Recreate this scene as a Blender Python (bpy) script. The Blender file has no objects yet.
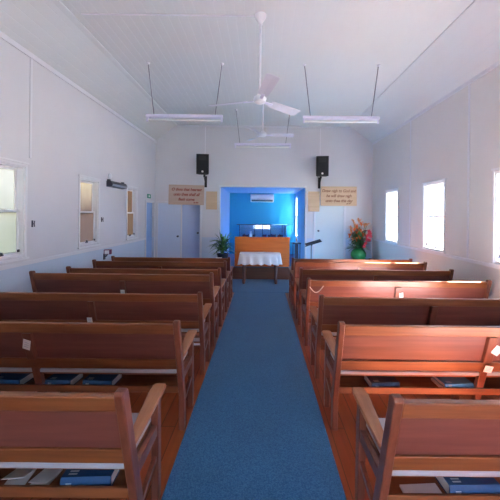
import bpy, bmesh, math, random
from mathutils import Vector, Matrix, Euler
random.seed(7)
PI = math.pi
scene = bpy.context.scene
COL = scene.collection
V = Vector

# ------------------------------------------------------------------ materials
def new_mat(name):
    m = bpy.data.materials.new(name); m.use_nodes = True
    nt = m.node_tree
    b = nt.nodes['Principled BSDF']
    return m, nt, b

def N(nt, kind, **kw):
    n = nt.nodes.new(kind)
    for k, v in kw.items():
        if k in n.inputs: n.inputs[k].default_value = v
        else: setattr(n, k, v)
    return n

def plain(name, col, rough=.5, metal=0, noise=.06, nscale=12, bump=0, coat=0):
    m, nt, b = new_mat(name)
    tc = N(nt, 'ShaderNodeTexCoord')
    nz = N(nt, 'ShaderNodeTexNoise'); nz.inputs['Scale'].default_value = nscale; nz.inputs['Detail'].default_value = 4
    nt.links.new(tc.outputs['Object'], nz.inputs['Vector'])
    mx = N(nt, 'ShaderNodeMix', data_type='RGBA')
    mx.inputs[6].default_value = (*[c*(1-noise) for c in col], 1)
    mx.inputs[7].default_value = (*[min(1, c*(1+noise)) for c in col], 1)
    nt.links.new(nz.outputs['Fac'], mx.inputs[0])
    nt.links.new(mx.outputs[2], b.inputs['Base Color'])
    b.inputs['Roughness'].default_value = rough
    b.inputs['Metallic'].default_value = metal
    b.inputs['Coat Weight'].default_value = coat
    if bump:
        bp = N(nt, 'ShaderNodeBump'); bp.inputs['Strength'].default_value = bump; bp.inputs['Distance'].default_value = .01
        nt.links.new(nz.outputs['Fac'], bp.inputs['Height']); nt.links.new(bp.outputs['Normal'], b.inputs['Normal'])
    return m

def wood(name, c0, c1, rough=.35, axis='X', scale=1.0, coat=.15):
    m, nt, b = new_mat(name)
    tc = N(nt, 'ShaderNodeTexCoord')
    mp = N(nt, 'ShaderNodeMapping')
    s = {'X': (1.2, 22, 22), 'Y': (22, 1.2, 22), 'Z': (22, 22, 1.2)}[axis]
    mp.inputs['Scale'].default_value = [v*scale for v in s]
    oi = N(nt, 'ShaderNodeObjectInfo')
    vm = N(nt, 'ShaderNodeVectorMath', operation='ADD')
    nt.links.new(tc.outputs['Object'], vm.inputs[0])
    sc = N(nt, 'ShaderNodeVectorMath', operation='SCALE'); sc.inputs['Scale'].default_value = 9
    cb = N(nt, 'ShaderNodeCombineXYZ')
    nt.links.new(oi.outputs['Random'], cb.inputs[0]); nt.links.new(oi.outputs['Random'], cb.inputs[1])
    nt.links.new(cb.outputs[0], sc.inputs[0]); nt.links.new(sc.outputs[0], vm.inputs[1])
    nt.links.new(vm.outputs[0], mp.inputs['Vector'])
    nz = N(nt, 'ShaderNodeTexNoise'); nz.inputs['Scale'].default_value = 1.5; nz.inputs['Detail'].default_value = 6; nz.inputs['Roughness'].default_value = .6
    nt.links.new(mp.outputs[0], nz.inputs['Vector'])
    rp = N(nt, 'ShaderNodeValToRGB')
    rp.color_ramp.elements[0].position = .3; rp.color_ramp.elements[0].color = (*c0, 1)
    rp.color_ramp.elements[1].position = .7; rp.color_ramp.elements[1].color = (*c1, 1)
    nt.links.new(nz.outputs['Fac'], rp.inputs[0]); nt.links.new(rp.outputs[0], b.inputs['Base Color'])
    b.inputs['Roughness'].default_value = rough
    b.inputs['Coat Weight'].default_value = coat; b.inputs['Coat Roughness'].default_value = .25
    bp = N(nt, 'ShaderNodeBump'); bp.inputs['Strength'].default_value = .08; bp.inputs['Distance'].default_value = .004
    nt.links.new(nz.outputs['Fac'], bp.inputs['Height']); nt.links.new(bp.outputs['Normal'], b.inputs['Normal'])
    return m

def wall_paint(name, upper, lower, z=1.15):
    m, nt, b = new_mat(name)
    g = N(nt, 'ShaderNodeNewGeometry'); sp = N(nt, 'ShaderNodeSeparateXYZ')
    nt.links.new(g.outputs['Position'], sp.inputs[0])
    gt = N(nt, 'ShaderNodeMath', operation='GREATER_THAN'); gt.inputs[1].default_value = z
    nt.links.new(sp.outputs['Z'], gt.inputs[0])
    nz = N(nt, 'ShaderNodeTexNoise'); nz.inputs['Scale'].default_value = 2.5; nz.inputs['Detail'].default_value = 5
    nt.links.new(g.outputs['Position'], nz.inputs['Vector'])
    mx = N(nt, 'ShaderNodeMix', data_type='RGBA')
    mx.inputs[6].default_value = (*lower, 1); mx.inputs[7].default_value = (*upper, 1)
    nt.links.new(gt.outputs[0], mx.inputs[0])
    hs = N(nt, 'ShaderNodeHueSaturation')
    mr = N(nt, 'ShaderNodeMapRange'); mr.inputs['To Min'].default_value = .96; mr.inputs['To Max'].default_value = 1.03
    nt.links.new(nz.outputs['Fac'], mr.inputs['Value']); nt.links.new(mr.outputs[0], hs.inputs['Value'])
    nt.links.new(mx.outputs[2], hs.inputs['Color']); nt.links.new(hs.outputs[0], b.inputs['Base Color'])
    b.inputs['Roughness'].default_value = .55
    return m

def frosted(name, c_top, c_bot, z0, z1, clear=.0):
    m, nt, b = new_mat(name)
    nt.nodes.remove(b)
    g = N(nt, 'ShaderNodeNewGeometry'); sp = N(nt, 'ShaderNodeSeparateXYZ')
    nt.links.new(g.outputs['Position'], sp.inputs[0])
    nz = N(nt, 'ShaderNodeTexNoise'); nz.inputs['Scale'].default_value = 3.0; nz.inputs['Detail'].default_value = 3
    nt.links.new(g.outputs['Position'], nz.inputs['Vector'])
    mr = N(nt, 'ShaderNodeMapRange'); mr.inputs['From Min'].default_value = z0; mr.inputs['From Max'].default_value = z1
    nt.links.new(sp.outputs['Z'], mr.inputs['Value'])
    ad = N(nt, 'ShaderNodeMath', operation='MULTIPLY_ADD'); ad.inputs[1].default_value = .9; ad.inputs[2].default_value = -.45
    nt.links.new(nz.outputs['Fac'], ad.inputs[0])
    a2 = N(nt, 'ShaderNodeMath', operation='ADD', use_clamp=True)
    nt.links.new(ad.outputs[0], a2.inputs[0]); nt.links.new(mr.outputs[0], a2.inputs[1])
    mx = N(nt, 'ShaderNodeMix', data_type='RGBA')
    mx.inputs[6].default_value = (*c_bot, 1); mx.inputs[7].default_value = (*c_top, 1)
    nt.links.new(a2.outputs[0], mx.inputs[0])
    tr = N(nt, 'ShaderNodeBsdfTranslucent'); gl = N(nt, 'ShaderNodeBsdfGlossy'); gl.inputs['Roughness'].default_value = .2
    nt.links.new(mx.outputs[2], tr.inputs['Color'])
    ms = N(nt, 'ShaderNodeMixShader'); ms.inputs[0].default_value = .05
    nt.links.new(tr.outputs[0], ms.inputs[1]); nt.links.new(gl.outputs[0], ms.inputs[2])
    nt.links.new(ms.outputs[0], nt.nodes['Material Output'].inputs['Surface'])
    return m

def clear_glass(name, tint=(1, 1, 1), refl=.06):
    m, nt, b = new_mat(name)
    nt.nodes.remove(b)
    tr = N(nt, 'ShaderNodeBsdfTransparent'); tr.inputs['Color'].default_value = (*tint, 1)
    gl = N(nt, 'ShaderNodeBsdfGlossy'); gl.inputs['Roughness'].default_value = .03
    ms = N(nt, 'ShaderNodeMixShader'); ms.inputs[0].default_value = refl
    nt.links.new(tr.outputs[0], ms.inputs[1]); nt.links.new(gl.outputs[0], ms.inputs[2])
    nt.links.new(ms.outputs[0], nt.nodes['Material Output'].inputs['Surface'])
    return m

def floor_boards(name):
    m, nt, b = new_mat(name)
    g = N(nt, 'ShaderNodeNewGeometry')
    mp = N(nt, 'ShaderNodeMapping'); mp.inputs['Rotation'].default_value = (0, 0, PI/2)
    nt.links.new(g.outputs['Position'], mp.inputs['Vector'])
    br = N(nt, 'ShaderNodeTexBrick')
    br.inputs['Scale'].default_value = 1; br.inputs['Brick Width'].default_value = 2.6; br.inputs['Row Height'].default_value = .12
    br.inputs['Mortar Size'].default_value = .003; br.offset = .37
    br.inputs['Color1'].default_value = (.30, .075, .024, 1); br.inputs['Color2'].default_value = (.24, .05, .018, 1); br.inputs['Mortar'].default_value = (.06, .018, .008, 1)
    nt.links.new(mp.outputs[0], br.inputs['Vector'])
    mp2 = N(nt, 'ShaderNodeMapping'); mp2.inputs['Scale'].default_value = (30, 1.5, 1)
    nt.links.new(g.outputs['Position'], mp2.inputs['Vector'])
    nz = N(nt, 'ShaderNodeTexNoise'); nz.inputs['Scale'].default_value = 1.3; nz.inputs['Detail'].default_value = 6
    nt.links.new(mp2.outputs[0], nz.inputs['Vector'])
    hs = N(nt, 'ShaderNodeHueSaturation')
    mr = N(nt, 'ShaderNodeMapRange'); mr.inputs['To Min'].default_value = .7; mr.inputs['To Max'].default_value = 1.25
    nt.links.new(nz.outputs['Fac'], mr.inputs['Value']); nt.links.new(mr.outputs[0], hs.inputs['Value'])
    nt.links.new(br.outputs['Color'], hs.inputs['Color']); nt.links.new(hs.outputs[0], b.inputs['Base Color'])
    b.inputs['Roughness'].default_value = .28; b.inputs['Coat Weight'].default_value = .2
    return m

def carpet_mat(name, a, c):
    m, nt, b = new_mat(name)
    g = N(nt, 'ShaderNodeNewGeometry')
    nz = N(nt, 'ShaderNodeTexNoise'); nz.inputs['Scale'].default_value = 120; nz.inputs['Detail'].default_value = 4
    nz2 = N(nt, 'ShaderNodeTexNoise'); nz2.inputs['Scale'].default_value = 2.2; nz2.inputs['Detail'].default_value = 3
    nt.links.new(g.outputs['Position'], nz.inputs['Vector']); nt.links.new(g.outputs['Position'], nz2.inputs['Vector'])
    mx = N(nt, 'ShaderNodeMix', data_type='RGBA'); mx.inputs[6].default_value = (*a, 1); mx.inputs[7].default_value = (*c, 1)
    mr = N(nt, 'ShaderNodeMapRange'); mr.inputs['From Min'].default_value = .35; mr.inputs['From Max'].default_value = .65
    nt.links.new(nz.outputs['Fac'], mr.inputs['Value']); nt.links.new(mr.outputs[0], mx.inputs[0])
    hs = N(nt, 'ShaderNodeHueSaturation')
    mr2 = N(nt, 'ShaderNodeMapRange'); mr2.inputs['To Min'].default_value = .85; mr2.inputs['To Max'].default_value = 1.15
    nt.links.new(nz2.outputs['Fac'], mr2.inputs['Value']); nt.links.new(mr2.outputs[0], hs.inputs['Value'])
    nt.links.new(mx.outputs[2], hs.inputs['Color']); nt.links.new(hs.outputs[0], b.inputs['Base Color'])
    b.inputs['Roughness'].default_value = .95; b.inputs['Specular IOR Level'].default_value = .1
    b.inputs['Sheen Weight'].default_value = .35; b.inputs['Sheen Roughness'].default_value = .5; b.inputs['Sheen Tint'].default_value = (.6, .75, .9, 1)
    bp = N(nt, 'ShaderNodeBump'); bp.inputs['Strength'].default_value = .5; bp.inputs['Distance'].default_value = .006
    nt.links.new(nz.outputs['Fac'], bp.inputs['Height']); nt.links.new(bp.outputs['Normal'], b.inputs['Normal'])
    return m

M = {}
M['wall'] = wall_paint('wall_paint', (.67, .67, .71), (.54, .64, .77))
M['wall_bounce'] = wall_paint('wall_paint_bounce', (.70, .68, .67), (.68, .66, .645))  # right wall: warm bounce light from the sunlit wood put into its colour
M['ceiling'] = plain('ceiling_paint', (.66, .69, .70), .45, noise=.02, nscale=1.5)
M['trim'] = plain('trim_paint', (.72, .73, .78), .4, noise=.02)
M['sash'] = plain('sash_paint', (.76, .77, .81), .4, noise=.02)
M['floor'] = floor_boards('floor_boards')
M['carpet'] = carpet_mat('carpet_blue', (.007, .062, .165), (.032, .125, .25))
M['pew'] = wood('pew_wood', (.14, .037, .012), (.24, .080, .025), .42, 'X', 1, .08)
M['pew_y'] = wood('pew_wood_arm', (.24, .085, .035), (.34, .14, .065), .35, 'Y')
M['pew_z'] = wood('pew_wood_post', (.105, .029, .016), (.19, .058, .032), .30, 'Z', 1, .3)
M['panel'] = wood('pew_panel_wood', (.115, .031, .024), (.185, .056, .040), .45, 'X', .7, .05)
M['vinyl'] = plain('cushion_vinyl', (.40, .40, .44), .4, noise=.04)
M['blue_wall'] = plain('alcove_blue', (.014, .37, .62), .5, noise=.03, nscale=3)
M['pale_blue'] = plain('alcove_side_blue', (.25, .41, .70), .5, noise=.03, nscale=3)
M['door_blue'] = plain('door_blue_paint', (.26, .44, .76), .45, noise=.03, nscale=3)
M['door_pale'] = plain('door_pale_paint', (.66, .75, .90), .4, noise=.02)
M['door_grey'] = plain('door_grey_paint', (.66, .74, .77), .4, noise=.02)
M['door_shaded'] = plain('door_paint_shaded', (.38, .48, .72), .4, noise=.02)  # darker door colour, with the shadow on the ajar leaf put into it
M['screen'] = wood('screen_wood', (.60, .135, .012), (.72, .19, .022), .5, 'X', 1, 0)
M['darkwood'] = wood('platform_wood', (.11, .030, .012), (.18, .05, .022), .4, 'X')
M['leg_wood'] = wood('table_wood', (.075, .03, .028), (.12, .05, .045), .35, 'Z')
M['cloth'] = plain('white_cloth', (.85, .85, .88), .8, noise=.03, nscale=30)
M['black'] = plain('black_plastic', (.009, .010, .014), .6, noise=.1)
M['grille'] = plain('speaker_grille', (.008, .009, .013), .85, noise=.3, nscale=150, bump=.3)
M['silver'] = plain('silver_metal', (.62, .62, .64), .3, metal=1, noise=.03)
M['chain'] = plain('chain_metal', (.26, .26, .29), .45, metal=.6, noise=.1)
M['white'] = plain('white_enamel', (.80, .80, .86), .3, noise=.02)
M['blade'] = plain('blade_enamel_shaded', (.66, .64, .72), .35, noise=.02)  # blade enamel toned down to lilac for the shadow on the undersides
M['lilac'] = plain('batten_enamel', (.74, .72, .88), .35, noise=.02)
M['tube'] = plain('tube_glass', (.86, .86, .84), .2, noise=.01)
M['bookblue'] = plain('book_cloth_blue', (.012, .065, .17), .5, noise=.15, nscale=60)
M['booknavy'] = plain('book_cloth_navy', (.02, .06, .13), .5, noise=.15, nscale=60)
M['booklight'] = plain('book_cover_light_blue', (.10, .30, .48), .4, noise=.2, nscale=20)
M['paper'] = plain('paper_white', (.80, .80, .80), .8, noise=.05, nscale=40)
M['gilt'] = plain('book_lettering', (.45, .5, .58), .5, noise=.05)
M['ply'] = wood('plaque_ply', (.60, .43, .27), (.68, .50, .33), .5, 'X', .6, 0)
M['ply_l'] = wood('plaque_ply_shade', (.50, .37, .30), (.56, .43, .35), .5, 'X', .6, 0)
M['ink'] = plain('sign_ink', (.30, .07, .05), .7, noise=.1)
M['ink2'] = plain('sign_ink_brown', (.26, .10, .05), .7, noise=.1)
M['green_sign'] = plain('green_sign', (.05, .30, .20), .5)
M['leaf'] = plain('leaf_green', (.025, .11, .025), .5, noise=.5, nscale=14)
M['leaf2'] = plain('leaf_light', (.12, .28, .05), .5, noise=.4, nscale=14)
M['pot'] = plain('pot_dark_blue', (.02, .035, .07), .4, noise=.1)
M['soil'] = plain('soil', (.03, .02, .012), .95, noise=.4, nscale=50)
M['vase'] = plain('vase_green', (.010, .20, .04), .4, noise=.6, nscale=18, coat=.05)
M['orange'] = plain('petal_orange', (.75, .14, .015), .5, noise=.2, nscale=30)
M['peach'] = plain('petal_peach', (.68, .28, .12), .5, noise=.2, nscale=30)
M['red'] = plain('petal_red', (.50, .008, .035), .4, noise=.2, nscale=30)
M['plum'] = plain('petal_plum', (.16, .02, .09), .5, noise=.2, nscale=30)
M['stem'] = plain('stem_green', (.06, .16, .03), .5, noise=.2)
M['heater'] = plain('heater_grey', (.07, .075, .10), .4, metal=.3)
M['hook'] = plain('hook_dark', (.05, .05, .08), .4, metal=.5)
M['cord'] = plain('cord_white', (.75, .66, .60), .8)
M['grass'] = plain('grass', (.115, .115, .098), .9, noise=.4, nscale=3)
M['concrete'] = plain('concrete_path', (.055, .06, .055), .9, noise=.1, nscale=3)
M['brick'] = plain('tan_render', (.42, .30, .20), .9, noise=.1, nscale=5)
M['pane_green'] = frosted('frosted_green', (.38, .365, .33), (.31, .305, .255), 1.44, 2.19)
M['pane_tan'] = frosted('frosted_tan', (.40, .35, .27), (.20, .155, .135), 1.84, 2.44)
M['pane_brown'] = frosted('frosted_brown', (.19, .135, .10), (.20, .15, .115), 1.59, 2.39)
M['pane_clear'] = clear_glass('window_glass')
M['glass_blue'] = clear_glass('cabinet_glass', (.75, .92, 1), .12)
M['cab'] = plain('cabinet_frame', (.03, .10, .17), .4)
M['cab_in'] = plain('cabinet_lining', (.30, .62, .82), .5)

# ------------------------------------------------------------------ mesh helpers
class MB:
    def __init__(self): self.bm = bmesh.new()
    def box(self, x0, x1, y0, y1, z0, z1, mat=None):
        if x0 > x1: x0, x1 = x1, x0
        if y0 > y1: y0, y1 = y1, y0
        if z0 > z1: z0, z1 = z1, z0
        c = [V((x, y, z)) for z in (z0, z1) for y in (y0, y1) for x in (x0, x1)]
        if mat is not None: c = [mat @ v for v in c]
        v = [self.bm.verts.new(p) for p in c]
        for f in ((0, 2, 3, 1), (4, 5, 7, 6), (0, 1, 5, 4), (2, 6, 7, 3), (0, 4, 6, 2), (1, 3, 7, 5)):
            self.bm.faces.new([v[i] for i in f])
        return self
    def prism(self, poly, a, b, axis='X'):
        # poly in the plane perpendicular to axis: X -> (y,z), Y -> (x,z), Z -> (x,y)
        def P(p, t):
            return V((t, p[0], p[1])) if axis == 'X' else V((p[0], t, p[1])) if axis == 'Y' else V((p[0], p[1], t))
        A = [self.bm.verts.new(P(p, a)) for p in poly]; B = [self.bm.verts.new(P(p, b)) for p in poly]
        n = len(poly)
        self.bm.faces.new(A); self.bm.faces.new(B[::-1])
        for i in range(n):
            self.bm.faces.new([A[i], B[i], B[(i+1) % n], A[(i+1) % n]])
        return self
    def tube(self, pts, r, seg=10, cap=True):
        pts = [V(p) for p in pts]
        rs = r if isinstance(r, (list, tuple)) else [r]*len(pts)
        rings = []
        up = V((0, 0, 1))
        for i, p in enumerate(pts):
            d = (pts[min(i+1, len(pts)-1)] - pts[max(i-1, 0)]).normalized()
            if abs(d.dot(up)) > .95: up = V((1, 0, 0)) if abs(d.x) < .9 else V((0, 1, 0))
            a = d.cross(up).normalized(); b = a.cross(d)
            up = b
            rings.append([self.bm.verts.new(p + rs[i]*(math.cos(t)*a + math.sin(t)*b)) for t in [2*PI*k/seg for k in range(seg)]])
        for R, S in zip(rings, rings[1:]):
            for k in range(seg):
                self.bm.faces.new([R[k], R[(k+1) % seg], S[(k+1) % seg], S[k]])
        if cap:
            self.bm.faces.new(rings[0][::-1]); self.bm.faces.new(rings[-1])
        return self
    def lathe(self, prof, c=(0, 0, 0), seg=24, mat=None):
        c = V(c)
        rings = []
        for r, z in prof:
            if r < 1e-5:
                p = c + V((0, 0, z)); rings.append([self.bm.verts.new(mat @ p if mat else p)])
            else:
                ring = []
                for k in range(seg):
                    p = c + V((r*math.cos(2*PI*k/seg), r*math.sin(2*PI*k/seg), z))
                    ring.append(self.bm.verts.new(mat @ p if mat else p))
                rings.append(ring)
        for R, S in zip(rings, rings[1:]):
            for k in range(seg):
                if len(R) == 1 and len(S) == 1: continue
                if len(R) == 1: self.bm.faces.new([R[0], S[(k+1) % seg], S[k]])
                elif len(S) == 1: self.bm.faces.new([R[k], R[(k+1) % seg], S[0]])
                else: self.bm.faces.new([R[k], R[(k+1) % seg], S[(k+1) % seg], S[k]])
        if len(rings[0]) > 1: self.bm.faces.new(rings[0][::-1])
        if len(rings[-1]) > 1: self.bm.faces.new(rings[-1])
        return self
    def leaf(self, base, direction, length, width, droop=.3, nseg=6, up=V((0, 0, 1)), thick=.0015):
        d = V(direction).normalized(); side = d.cross(up)
        if side.length < 1e-3: side = V((1, 0, 0))
        side.normalize(); nrm = side.cross(d)
        prev = None
        for i in range(nseg+1):
            t = i/nseg
            w = width*math.sin(PI*min(1, t*.93+.07))**.8*.5
            c = V(base) + d*length*t + V((0, 0, -1))*droop*length*t*t
            row = [self.bm.verts.new(c - side*w + nrm*w*.25), self.bm.verts.new(c - nrm*thick), self.bm.verts.new(c + side*w + nrm*w*.25), self.bm.verts.new(c + nrm*thick)]
            if prev:
                for a, b in ((0, 1), (1, 2), (2, 3), (3, 0)):
                    self.bm.faces.new([prev[a], prev[b], row[b], row[a]])
            else: self.bm.faces.new(row)
            prev = row
        self.bm.faces.new(prev[::-1])
        return self
    def build(self, name, mat, parent=None, bevel=0, smooth=False, loc=None, rot=None, seg=2):
        bmesh.ops.recalc_face_normals(self.bm, faces=self.bm.faces)
        me = bpy.data.meshes.new(name); self.bm.to_mesh(me); self.bm.free()
        o = bpy.data.objects.new(name, me); COL.objects.link(o)
        me.materials.append(mat if not isinstance(mat, str) else M[mat])
        if smooth:
            for p in me.polygons: p.use_smooth = True
            try: me.set_sharp_from_angle(angle=math.radians(40))
            except Exception: pass
        if bevel:
            md = o.modifiers.new('bevel', 'BEVEL'); md.width = bevel; md.segments = seg; md.limit_method = 'ANGLE'; md.angle_limit = math.radians(40)
            md.harden_normals = False
        if parent: o.parent = parent
        if loc is not None: o.location = loc
        if rot is not None: o.rotation_euler = rot
        return o

def tag(o, label=None, cat=None, group=None, kind=None):
    if label: o['label'] = label
    if cat: o['category'] = cat
    if group: o['group'] = group
    if kind: o['kind'] = kind
    return o
def thing(name, label, cat, loc=(0, 0, 0), rot=(0, 0, 0), group=None):
    o = bpy.data.objects.new(name, None); COL.objects.link(o)
    o.empty_display_size = .1
    o.location = loc; o.rotation_euler = rot
    return tag(o, label, cat, group)
def struct(o): o['kind'] = 'structure'; return o
def copy_tree(o, parent=None):
    c = o.copy(); COL.objects.link(c)
    if parent: c.parent = parent
    for ch in list(o.children): copy_tree(ch, c)
    return c

def sheet(axis, t0, t1, u0, u1, z0, z1, holes):
    """wall slab: axis 'X' -> slab between x=t0..t1 running in y; 'Y' -> slab between y=t0..t1 running in x"""
    us = sorted({u0, u1, *[h[0] for h in holes], *[h[1] for h in holes]}); us = [u for u in us if u0 <= u <= u1]
    zs = sorted({z0, z1, *[h[2] for h in holes], *[h[3] for h in holes]}); zs = [z for z in zs if z0 <= z <= z1]
    mb = MB()
    for zi in range(len(zs)-1):
        run = None
        cells = []
        for ui in range(len(us)-1):
            cu, cz = (us[ui]+us[ui+1])/2, (zs[zi]+zs[zi+1])/2
            solid = not any(h[0] < cu < h[1] and h[2] < cz < h[3] for h in holes)
            if solid:
                if run is None: run = us[ui]
                end = us[ui+1]
            if (not solid or ui == len(us)-2) and run is not None:
                cells.append((run, end)); run = None
        for a, b in cells:
            if axis == 'X': mb.box(t0, t1, a, b, zs[zi], zs[zi+1])
            else: mb.box(a, b, t0, t1, zs[zi], zs[zi+1])
    return mb

# ------------------------------------------------------------------ room
EYE = 1.72
SH = .09      # everything above the floor is lifted by this much at the end
XL, XR, YB, YF = -3.09, 3.18, 8.8, -1.9
EAVE, CEIL, CXL, CXR = 3.82, 4.29, -2.50, 2.52
T = .12
WL = [(-.2, .4), (1.58, 2.18), (3.36, 3.96), (5.16, 5.74), (6.97, 7.5)]
WR = [(-.17, .5), (1.65, 2.32), (3.50, 4.16), (5.32, 5.98), (7.14, 7.80)]
ZB, ZT = 1.16, 2.31
ZBR, ZTR = 1.12, 2.33
LDOOR = (8.12, 8.74)

holes = [(a, b, ZB, ZT) for a, b in WL] + [(LDOOR[0], LDOOR[1], -SH, 2.03)]
struct(sheet('X', XL-T, XL, YF-T, YB, -SH, 4.05, holes).build('wall_left', 'wall'))
holes = [(a, b, ZBR, ZTR) for a, b in WR]
struct(sheet('X', XR, XR+T, YF-T, YB, -SH, 4.05, holes).build('wall_right', 'wall_bounce'))
AX0, AX1, AZ = -1.21, 1.24, 2.52
DA, DB, DC = (-3.0, -2.34), (-2.31, -1.79), (1.54, 2.36)
holes = [(AX0, AX1, -SH, AZ), (*DA, -SH, 2.03), (*DB, -SH, 2.03), (*DC, -SH, 2.03)]
struct(sheet('Y', YB, YB+T, XL-T, XR+T, -SH, 4.45, holes).build('wall_front', 'wall'))
# rear wall, behind the camera, with its open double doorway and two windows
RD = (-.65, .65)
RW = []
struct(sheet('Y', YF-T, YF, XL, XR, -SH, 4.45, [(*RD, -SH, 2.15)] + [(a, b, 1.1, 2.4) for a, b in RW]).build('wall_rear', 'wall'))
struct(MB().box(XL-T, XR+T, YF-T, YB+T, -.12, 0).build('floor', 'floor'))

# ceiling of v-jointed boards running down the room: raked sides and a flat middle
def board_profile(p, q, pitch, groove=.006, deep=.0018):
    p, q = V(p), V(q); L = (q-p).length; d = (q-p)/L; n = V((-d.y, d.x))
    if n.y < 0: n = -n
    k = max(1, round(L/pitch)); out = [p]
    for i in range(1, k):
        c = p + d*L*i/k
        out += [c - d*groove/2, c + n*deep, c + d*groove/2]
    out.append(q); return out
prof = board_profile((XL-T, EAVE - T*.8), (CXL, CEIL), .135)[:-1] + board_profile((CXL, CEIL), (CXR, CEIL), .125)[:-1] + board_profile((CXR, CEIL), (XR+T, EAVE-T*.8), .135)
poly = [(p.x, p.y) for p in prof] + [(XR+T, 4.5), (XL-T, 4.5)]
struct(MB().prism(poly, YF-T, YB+T, 'Y').build('ceiling', 'ceiling'))
n = 0
def trim(mb, mat='trim', bevel=.004):
    global n
    n += 1
    return struct(mb.build('trim_%d' % n, mat, bevel=bevel))
# crease mouldings and cornices
trim(MB().prism([(CXL-.035, CEIL-.036), (CXL-.03, CEIL-.05), (CXL+.03, CEIL-.018), (CXL+.03, CEIL+.002), (CXL-.02, CEIL)], YF, YB, 'Y'), 'ceiling', 0)
trim(MB().prism([(CXR+.035, CEIL-.036), (CXR+.03, CEIL-.05), (CXR-.03, CEIL-.018), (CXR-.03, CEIL+.002), (CXR+.02, CEIL)], YF, YB, 'Y'), 'ceiling', 0)
trim(MB().box(XL, XL+.02, YF, YB, EAVE-.055, EAVE+.015))
trim(MB().box(XR-.02, XR, YF, YB, EAVE-.055, EAVE+.015))
trim(MB().box(CXL, CXR, YB-.02, YB, CEIL-.05, CEIL-.002))
# chair rail
RZ0, RZ1 = 1.035, 1.085
trim(MB().box(XL, XL+.03, YF, LDOOR[0]-.07, RZ0, RZ1))
trim(MB().box(XR-.03, XR, YF, YB, RZ0, RZ1))
trim(MB().box(DC[1]+.07, XR-.03, YB-.025, YB, RZ0, RZ1))
# vertical cover battens on the wall sheets
for y in (1.0, 4.05): trim(MB().box(XL, XL+.012, y-.02, y+.02, ZT+.13 if abs(y-4.05) < .2 else RZ1, EAVE-.055))
for y in (1.2, 4.7, 6.55): trim(MB().box(XR-.012, XR, y-.02, y+.02, RZ1, EAVE-.055))
# baseboards
def base(name, mb): struct(mb.build(name, 'trim', bevel=.004))
base('baseboard_left', MB().box(XL, XL+.018, YF, LDOOR[0]-.07, -SH, .05))
base('baseboard_right', MB().box(XR-.018, XR, YF, YB, -SH, .05))
base('baseboard_front', MB().box(DB[1]+.08, AX0-.07, YB-.018, YB, -SH, .05).box(DC[1]+.08, XR-.018, YB-.018, YB, -SH, .05).box(AX1+.07, DC[0]-.08, YB-.018, YB, -SH, .05))

# ------------------------------------------------------------------ windows
wn = 0
def window(side, y0, y1, z0, z1, pane_mat, hook=True):
    """double hung sash window in a side wall; side -1 left, +1 right"""
    global wn
    wn += 1
    X = XL if side < 0 else XR
    s = side
    def bx(mb, a, b, *r):  # a,b = depth measured outward from inner wall face
        return mb.box(X+s*a, X+s*b, *r)
    mb = MB()
    aw = .035
    bx(mb, -.018, 0, y0-aw, y0, z0-.02, z1+aw); bx(mb, -.018, 0, y1, y1+aw, z0-.02, z1+aw); bx(mb, -.018, 0, y0, y1, z1, z1+aw)
    bx(mb, -.026, 0, y0-aw-.015, y1+aw+.015, z1+aw, z1+aw+.025)                 # head cap
    bx(mb, -.001, T, y0, y0+.02, z0, z1); bx(mb, -.001, T, y1-.02, y1, z0, z1); bx(mb, -.001, T, y0+.02, y1-.02, z1-.02, z1); bx(mb, -.001, T, y0+.02, y1-.02, z0, z0+.02)
    w = struct(mb.build('window_%d' % wn, 'sash', bevel=.003))
    st = MB(); bx(st, -.035, 0, y0-aw-.02, y1+aw+.02, z0-.045, z0-.02)
    st.build('window_sill', 'sash', w, .003)
    zm = (z0+z1)/2
    for lo, hi, a, b in ((z0+.02, zm+.02, .045, .075), (zm-.02, z1-.02, .078, .105)):
        f = MB(); e = .032
        bx(f, a, b, y0+.02, y0+.02+e, lo, hi); bx(f, a, b, y1-.02-e, y1-.02, lo, hi)
        bx(f, a, b, y0+.02+e, y1-.02-e, lo, lo+e); bx(f, a, b, y0+.02+e, y1-.02-e, hi-e, hi)
        so = f.build('sash', 'sash', w, .003)
        p = MB(); bx(p, (a+b)/2-.003, (a+b)/2+.003, y0+.02+e, y1-.02-e, lo+e, hi-e)
        p.build('pane', pane_mat, so)
    l = MB(); bx(l, .03, .045, (y0+y1)/2-.03, (y0+y1)/2+.03, z0+.03, z0+.05); bx(l, .02, .045, (y0+y1)/2-.008, (y0+y1)/2+.008, z0+.035, z0+.075)
    l.build('sash_lift', 'hook', w, .002)
    k = MB(); bx(k, .025, .045, y1-.055, y1-.03, z0+.05, z0+.085)
    k.build('latch', 'hook', w, .002)
    return w
for (a, b), pm in zip(WL, ('pane_green', 'pane_green', 'pane_green', 'pane_tan', 'pane_brown')): window(-1, a, b, ZB, ZT, pm)
for a, b in WR: window(1, a, b, ZBR, ZTR, 'pane_clear')
# rear windows
for a, b in RW:
    wn += 1
    mb = MB()
    for u0, u1, q0, q1 in ((a, a+.05, 1.1, 2.4), (b-.05, b, 1.1, 2.4), (a+.05, b-.05, 1.1, 1.15), (a+.05, b-.05, 2.35, 2.4), (a+.05, b-.05, 1.73, 1.77)): mb.box(u0, u1, YF-T, YF+.01, q0, q1)
    w = struct(mb.build('window_%d' % wn, 'sash', bevel=.003))
    MB().box(a+.05, b-.05, YF-.07, YF-.064, 1.15, 2.35).build('pane', 'pane_clear', w)

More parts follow.
